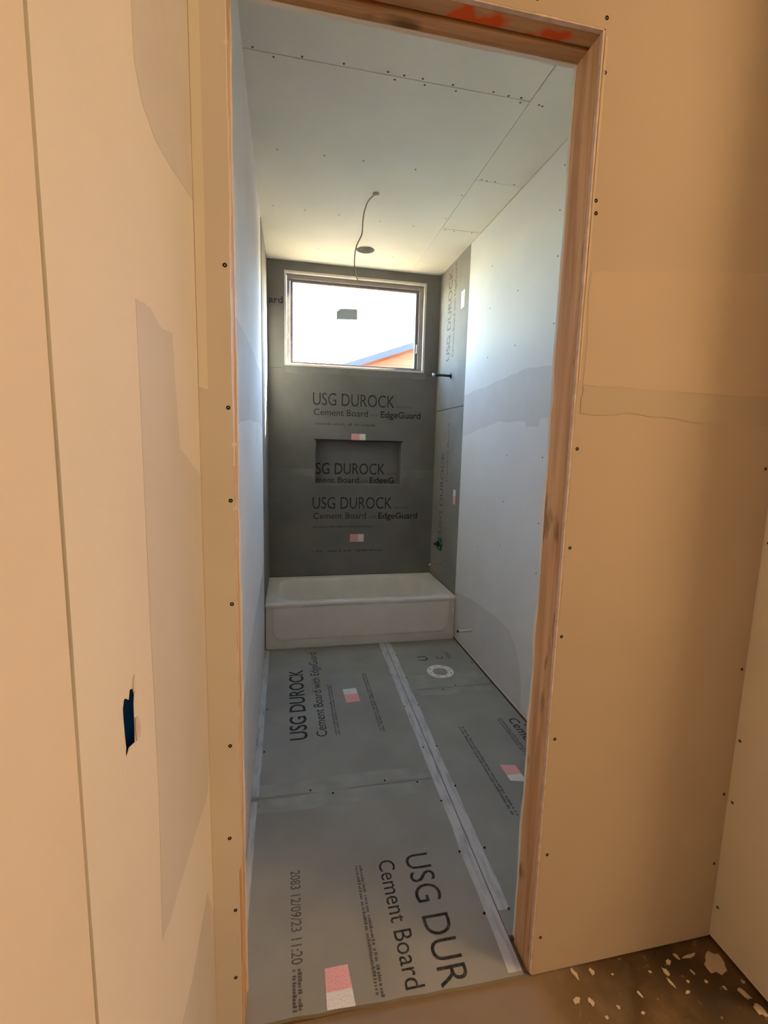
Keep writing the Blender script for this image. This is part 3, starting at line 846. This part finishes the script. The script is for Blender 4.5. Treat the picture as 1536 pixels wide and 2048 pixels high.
panel('drywall_sheet', 'y', YW - .0005, -TB, rect(XHR, XO, HZ + .012, ZC), M_hall, wall_hall_right)
screws('x', XHR, -1, [(1.088, 0.70), (1.085, 0.493), (1.085, 0.117), (1.085, 1.322)], hr, 0.0044)
panel('joint_compound', 'x', XHR - .0006, .0005, blob([(1.094, 1.0), (1.098, 1.0), (1.098, 1.34), (1.090, 1.30), (1.093, 1.2)], 0.0006, 4), M_mud2, hr)
wall_room_right = tag(box('wall_right_room', XO, XO + .1, YH, YW, HZ + .0005, 3.2, M_hall), 'plain drywall on the right of the room behind the viewer', kind='structure')
wall_hall_back = tag(box('wall_back_hall', -0.36, XO + .1, YH - .1, YH - .0005, HZ + .0005, 3.2, M_hall), 'plain drywall at the far end of the room behind the viewer', kind='structure')
ceiling_hall = tag(box('ceiling_hall', -0.30, XO + .1, YH, YS0 - .0005, ZC + .0005, ZC + .10, M_hall), 'plain drywall ceiling of the hall', kind='structure')

# dried plaster on the hall floor, each drop by itself
def splat(x, y, rx, ry, ang, n=11, amp=.3, h=.0022):
    pts = []
    for k in range(n):
        t = 2 * math.pi * k / n
        r = 1 + random.uniform(-amp, amp)
        a, b = rx * r * math.cos(t), ry * r * math.sin(t)
        pts.append((x + a * math.cos(ang) - b * math.sin(ang), y + a * math.sin(ang) + b * math.cos(ang)))
    return panel('plaster_drop', 'z', HZ + h, -h + .0002, pts, M_splat, floor_hall)
for a in ((1.312, 1.028, .036, .030, .2, 16, .25), (1.250, 1.062, .024, .004, .1), (1.169, 1.058, .010, .006, .6), (1.207, 1.069, .006, .010, .3), (1.139, 1.035, .007, .012, .2), (1.130, 1.008, .004, .014, .2),
          (1.324, 0.943, .010, .020, .4), (1.330, 0.900, .012, .016, .3), (0.857, 1.082, .006, .016, .2), (0.912, 1.078, .007, .010, .2), (0.822, 1.019, .012, .008, .5), (0.860, 1.007, .007, .010, .2),
          (1.015, 0.997, .004, .010, .3), (1.184, 1.000, .005, .004, 0), (1.350, 0.969, .006, .006, 0), (1.16, 0.976, .008, .004, .3), (1.09, 1.045, .004, .004, 0), (0.97, 1.06, .004, .003, .1), (0.99, 0.955, .006, .004, .3),
          (0.93, 0.98, .004, .006, .2), (1.24, 0.99, .005, .004, .5), (1.22, 1.02, .003, .007, .3), (0.88, 0.965, .005, .004, .1), (1.28, 0.965, .004, .006, .3)):
    splat(*a)

# ------------------------------------------------------------------ bathtub
def rrect(x0, x1, y0, y1, r, n=10):
    """closed ring of 4*(n+1)+... points around a rounded rectangle, same count for any radius"""
    pts = []
    for cx, cy, a0 in ((x1 - r, y1 - r, 0), (x0 + r, y1 - r, 90), (x0 + r, y0 + r, 180), (x1 - r, y0 + r, 270)):
        for k in range(n + 1):
            t = math.radians(a0 + 90 * k / n)
            pts.append((cx + r * math.cos(t), cy + r * math.sin(t)))
    return pts
TX0, TX1, TY0, TY1, TZ = -0.167, 1.3605, YF + .002, YB - .002, 0.368
tub = empty('bathtub', ((TX0 + TX1) / 2, (TY0 + TY1) / 2, HZ))
tag(tub, 'white alcove bathtub filling the far end of the narrow bathroom', 'bathtub')
def ring_loft(bm, rings, cap_end=True, cap_start=False):
    R = []
    for (x0, x1, y0, y1, r, z) in rings:
        R.append([bm.verts.new((a, b, z)) for a, b in rrect(x0, x1, y0, y1, r)])
    for u, w in zip(R, R[1:]):
        k = len(u)
        for i in range(k):
            bm.faces.new((u[i], u[(i + 1) % k], w[(i + 1) % k], w[i]))
    if cap_end: bm.faces.new(R[-1])
    if cap_start: bm.faces.new(R[0])
    bmesh.ops.recalc_face_normals(bm, faces=bm.faces[:])
ix0, ix1, iy0, iy1 = TX0 + .105, TX1 - .125, TY0 + .075, TY1 - .075
bm = bmesh.new()
ring_loft(bm, [(TX0 + .001, TX1 - .001, TY0 + .014, TY1, .004, HZ + .0005), (TX0 + .001, TX1 - .001, TY0 + .014, TY1, .004, .325), (TX0 + .0005, TX1 - .0005, TY0 + .004, TY1, .004, .334), (TX0, TX1, TY0, TY1, .004, .343),
               (TX0, TX1, TY0, TY1, .004, .352), (TX0 + .002, TX1 - .002, TY0 + .004, TY1 - .001, .006, .362), (TX0 + .004, TX1 - .004, TY0 + .012, TY1 - .002, .008, TZ)], cap_end=False)
link('tub_shell', bm, M_tub, tub, smooth=True)
bm = bmesh.new()
ring_loft(bm, [(TX0 + .004, TX1 - .004, TY0 + .012, TY1 - .002, .008, TZ), (ix0 - .012, ix1 + .012, iy0 - .012, iy1 + .012, .135, TZ - .001),
               (ix0 - .004, ix1 + .004, iy0 - .004, iy1 + .004, .13, TZ - .005), (ix0, ix1, iy0, iy1, .125, TZ - .012), (ix0 + .004, ix1 - .003, iy0 + .003, iy1 - .003, .122, TZ - .030), (ix0 + .04, ix1 - .018, iy0 + .014, iy1 - .014, .12, .24),
               (ix0 + .12, ix1 - .05, iy0 + .035, iy1 - .035, .11, .09), (ix0 + .16, ix1 - .08, iy0 + .06, iy1 - .06, .10, .055), (ix0 + .25, ix1 - .15, iy0 + .14, iy1 - .14, .08, .045)])
link('tub_basin', bm, M_tub, tub, smooth=True)
bm = bmesh.new()
def apron_ring(x0, x1, z0, z1, r, y, n=8):
    out = [(x1, z1), (x0, z1)]
    for cx, cz, a0 in ((x0 + r, z0 + r, 180), (x1 - r, z0 + r, 270)):
        for k in range(n + 1):
            t = math.radians(a0 + 90 * k / n)
            out.append((cx + r * math.cos(t), cz + r * math.sin(t)))
    return [bm.verts.new((a, y, b)) for a, b in out]
a0 = apron_ring(TX0 + .050, TX1 - .050, .060, .3245, .075, TY0 + .0138)
a1 = apron_ring(TX0 + .058, TX1 - .058, .068, .3240, .070, TY0 + .0080)
a2 = apron_ring(TX0 + .070, TX1 - .070, .080, .3235, .062, TY0 + .0055)
for u, w in ((a0, a1), (a1, a2)):
    for i in range(len(u)):
        bm.faces.new((u[i], u[(i + 1) % len(u)], w[(i + 1) % len(u)], w[i]))
bm.faces.new(a2)
bmesh.ops.recalc_face_normals(bm, faces=bm.faces[:])
link('tub_apron', bm, M_tub, tub)
bm = lathe_bm([(0.028, 0), (0.030, .003), (0.02, .004), (0.006, .002), (0, .002)], (TX1 - .30, (TY0 + TY1) / 2, .0455), (0, 0, 1), 20)
link('tub_drain', bm, M_steel, tub, smooth=True)

# ------------------------------------------------------------------ toilet flange
fx, fy = 1.057, 2.990
fl = empty('toilet_flange', (fx, fy, 0))
tag(fl, 'round white toilet flange with a grey plug set in the floor board', 'toilet flange')
bm = lathe_bm([(0.052, .0006), (0.094, .0006), (0.096, .004), (0.094, .010), (0.062, .011), (0.058, .008), (0.052, .004)], (fx, fy, 0), (0, 0, 1), 40, close=True)
link('flange_ring', bm, M_pvc, fl, smooth=False)
bm = lathe_bm([(0.0515, .0008), (0.0515, .0065), (0.040, .0065), (0.034, .003), (0, .0035)], (fx, fy, 0), (0, 0, 1), 32)
link('pipe_plug', bm, M_plug, fl, smooth=False)
for k in range(8):
    t = 2 * math.pi * (k + .3) / 8
    c = Vector((fx + .078 * math.cos(t), fy + .078 * math.sin(t), .0101))
    bm = bmesh.new()
    L = .013 if k % 2 else .006
    tv, nv = Vector((-math.sin(t), math.cos(t), 0)), Vector((math.cos(t), math.sin(t), 0))
    vs = []
    for zz in (0, .0012):
        vs.append([bm.verts.new(c + tv * a * L + nv * b * .0042 + Vector((0, 0, zz))) for a, b in ((-1, -1), (1, -1), (1.2, 0), (1, 1), (-1, 1), (-1.2, 0))])
    bm.faces.new(vs[1])
    for i in range(6):
        bm.faces.new((vs[0][i], vs[0][(i + 1) % 6], vs[1][(i + 1) % 6], vs[1][i]))
    link('bolt_slot', bm, M_plug, fl)

# ------------------------------------------------------------------ pipes on the right wall
xw = XR - .0012
sp = empty('shower_pipe', (xw, 3.909, 2.176))
tag(sp, 'dark shower pipe stub with pale cap beside the window', 'pipe')
tube('pipe', [(xw, 3.909, 2.176), (xw - .08, 3.909, 2.178), (xw - .142, 3.909, 2.178)], .0105, M_steel, sp, 12)
tube('pipe_cap', [(xw - .142, 3.909, 2.178), (xw - .160, 3.909, 2.178)], [.0135, .0130], M_zinc, sp, 12)
bm = lathe_bm([(.011, 0), (.024, 0), (.022, .002), (.011, .002)], (xw, 3.909, 2.176), (-1, 0, 0), 16, close=True)
link('pipe_hole_ring', bm, M_gap, sp)
st = empty('tub_spout_stub', (xw, 3.963, 0.531))
tag(st, 'thin copper spout stub low on the right above the tub', 'pipe')
tube('pipe', [(xw, 3.963, .531), (xw - .10, 3.963, .530)], .0062, M_copper, st, 10)
tube('pipe_cap', [(xw - .10, 3.963, .530), (xw - .112, 3.963, .530)], .0082, M_zinc, st, 10)
va = empty('shower_valve', (xw, 4.006, 0.71))
tag(va, 'green and black shower valve guard in the right tub wall', 'valve')
bm = bmesh.new()
lo, hi = [], []
for k in range(40):
    t = 2 * math.pi * k / 40
    r = .062 + .009 * math.cos(6 * t)
    lo.append(bm.verts.new((xw, 4.006 + r * math.cos(t), .71 + r * math.sin(t))))
    hi.append(bm.verts.new((xw - .016, 4.006 + r * .86 * math.cos(t), .71 + r * .86 * math.sin(t))))
for k in range(40):
    bm.faces.new((lo[k], lo[(k + 1) % 40], hi[(k + 1) % 40], hi[k]))
bm.faces.new(hi)
bmesh.ops.recalc_face_normals(bm, faces=bm.faces[:])
link('valve_guard', bm, M_green, va)
bm = lathe_bm([(.030, .0162), (.028, .030), (.012, .032), (.010, .060), (0, .060)], (xw, 4.006, .71), (-1, 0, 0), 20)
link('valve_stem', bm, M_black, va, smooth=False)
for k in range(4):
    t = math.pi / 4 + k * math.pi / 2
    cy, cz = 4.006 + .042 * math.cos(t), .71 + .042 * math.sin(t)
    bm = lathe_bm([(.006, .0162), (.006, .022), (0, .022)], (xw, cy, cz), (-1, 0, 0), 8)
    link('guard_screw', bm, M_zinc, va)
ts = empty('toilet_supply_stub', (XR - .0002, 3.190, 0.215))
tag(ts, 'short white plastic supply stub low on the wall by the toilet flange', 'pipe')
tube('pipe', [(XR - .0002, 3.190, .215), (XR - .105, 3.190, .212)], .011, M_pvc, ts, 12)
tube('pipe_end', [(XR - .1052, 3.190, .212), (XR - .118, 3.190, .212)], .009, M_steel, ts, 12)

# ------------------------------------------------------------------ ceiling can and hanging cable
can = empty('recessed_can_light', (CANX, CANY, ZC))
tag(can, 'empty round recessed light can in the ceiling before the window', 'recessed light')
bm = lathe_bm([(CANR + .004, -.0015), (CANR - .001, -.0012), (CANR - .0035, .004), (CANR - .004, .05), (CANR - .008, .052), (CANR - .008, .09), (CANR - .012, .092), (CANR - .012, .135), (0, .137), (0, .14), (CANR - .002, .14), (CANR - .0005, .004)], (CANX, CANY, ZC), (0, 0, 1), 36)
link('can_housing', bm, M_can, can, smooth=False)
bm = lathe_bm([(.02, .1345), (.02, .112), (.014, .110), (0, .110)], (CANX + .01, CANY, ZC), (0, 0, 1), 16)
link('lamp_socket', bm, M_black, can)
for dx in (-.045, .045):
    box('spring_clip', CANX + dx - .004, CANX + dx + .004, CANY + .045, CANY + .049, ZC + .02, ZC + .08, M_zinc, can)
cable = empty('hanging_cable', (WIRX, WIRY, ZC))
tag(cable, 'thin pale electrical cable dangling from a hole in the ceiling', 'cable')
ctrl = [(0.545, 3.06, 3.125), (0.539, 3.06, 3.096), (0.520, 3.058, 3.080), (0.487, 3.055, 3.039), (0.467, 3.05, 2.98), (0.459, 3.05, 2.923), (0.454, 3.05, 2.851), (0.424, 3.055, 2.785), (0.413, 3.06, 2.717), (0.417, 3.06, 2.645), (0.441, 3.06, 2.566)]
def catmull(P, n=6):
    P = [Vector(p) for p in P]
    out = []
    for i in range(len(P) - 1):
        p0, p1, p2, p3 = P[max(i - 1, 0)], P[i], P[i + 1], P[min(i + 2, len(P) - 1)]
        for k in range(n):
            t = k / n
            out.append(0.5 * ((2 * p1) + (-p0 + p2) * t + (2 * p0 - 5 * p1 + 4 * p2 - p3) * t * t + (-p0 + 3 * p1 - 3 * p2 + p3) * t ** 3))
    return out + [P[-1]]
tube('cable_jacket', catmull(ctrl), .0040, M_wire, cable, 8)
tube('cable_conductor', [(0.441, 3.06, 2.566), (0.445, 3.058, 2.550)], .0016, M_conduct, cable, 6)
bm = lathe_bm([(.0165, -.0006), (.020, -.0008), (.019, .001), (.0165, .001)], (WIRX, WIRY, ZC), (0, 0, 1), 16, close=True)
link('hole_rim', bm, M_gap, cable)

# ------------------------------------------------------------------ outside: ground and the neighbouring house
ground = tag(box('ground', -45, 60, 4.46, 140, -0.9, -0.52, M_soil), 'pale bare soil around the neighbouring house', kind='structure')
dark_ground = tag(box('ground_dark_added', -45, 60, 4.46, 9.5, -0.519, -0.49, M_dark_ground), 'added unseen dark ground below the window that weakens bounce onto the ceiling', kind='structure')  # unseen strip, added to dim the ceiling next to the window
HY = 14.0
house = empty('neighbor_house', (6.2, HY + 3, -0.5))
tag(house, 'neighbouring house with rust coloured gable seen through the window', 'house')
ex0, ez0, rx_, rz_ = 1.10, 3.655, 6.2, 5.49
slope = (rz_ - ez0) / (rx_ - ex0)
def roofz(x): return rz_ - abs(x - rx_) * slope
wx0, wx1 = 1.75, 10.65
b0 = 3.2
# gable boards: lap siding above, one broad wall below
panel('house_wall', 'y', HY + .02, .2, [(wx0, -0.5), (wx1, -0.5), (wx1, 3.2), (wx0, 3.2)], M_siding, house)
k = 0
z = 3.2
while z < rz_ - .35:
    z1 = z + .19
    xa = max(wx0, rx_ - (rz_ - .20 - z) / slope)
    xc2 = max(wx0, rx_ - (rz_ - .20 - z1) / slope)
    panel('siding_board', 'y', HY - .012 + .002 * (k % 2), .03, [(xa, z + .004), (2 * rx_ - xa, z + .004), (2 * rx_ - xc2, z1), (xc2, z1)], M_siding, house)
    z = z1
    k += 1
panel('gable_wall', 'y', HY + .02, .2, [(wx0, 3.2), (wx1, 3.2), (wx1, roofz(wx1) - .1), (rx_, rz_ - .12), (wx0, roofz(wx0) - .1)], M_siding, house)
for sx in (-1, 1):
    e = (rx_ + sx * (rx_ - ex0), ez0)
    r_ = (rx_, rz_)
    panel('roof_slope', 'y', HY - .32, 6.6, [e, r_, (r_[0], r_[1] - .06), (e[0], e[1] - .06)], M_roof, house)
    panel('fascia_board', 'y', HY - .36, .04, [(e[0], e[1] + .02), (r_[0], r_[1] + .02), (r_[0], r_[1] - .16), (e[0], e[1] - .16)], M_fascia, house)
panel('side_wall', 'x', wx0 + .001, .2, rect(HY + .2, HY + 6, -0.5, roofz(wx0) - .08), M_siding, house)

# ------------------------------------------------------------------ hall lamp (the warm light behind the camera)
LX, LY, LZ = 2.75, -0.18, 2.78
lamp = empty('pendant_lamp', (LX, LY, ZC))
tag(lamp, 'bare warm bulb hanging in the room behind the viewer', 'lamp')
bm = lathe_bm([(0, 0), (.055, 0), (.055, -.012), (.012, -.03), (.004, -.04), (.004, LZ - ZC + .15), (.022, LZ - ZC + .14), (.022, LZ - ZC + .09), (0, LZ - ZC + .09)], (LX, LY, ZC), (0, 0, 1), 20)
link('lamp_holder', bm, M_pvc, lamp)
ld = bpy.data.lights.new('bulb', 'POINT')
ld.energy = LAMP_W
ld.color = (1.0, 0.635, 0.31)
ld.shadow_soft_size = 0.40
lo_ = bpy.data.objects.new('bulb', ld)
COL.objects.link(lo_)
lo_.location = (LX, LY, LZ)
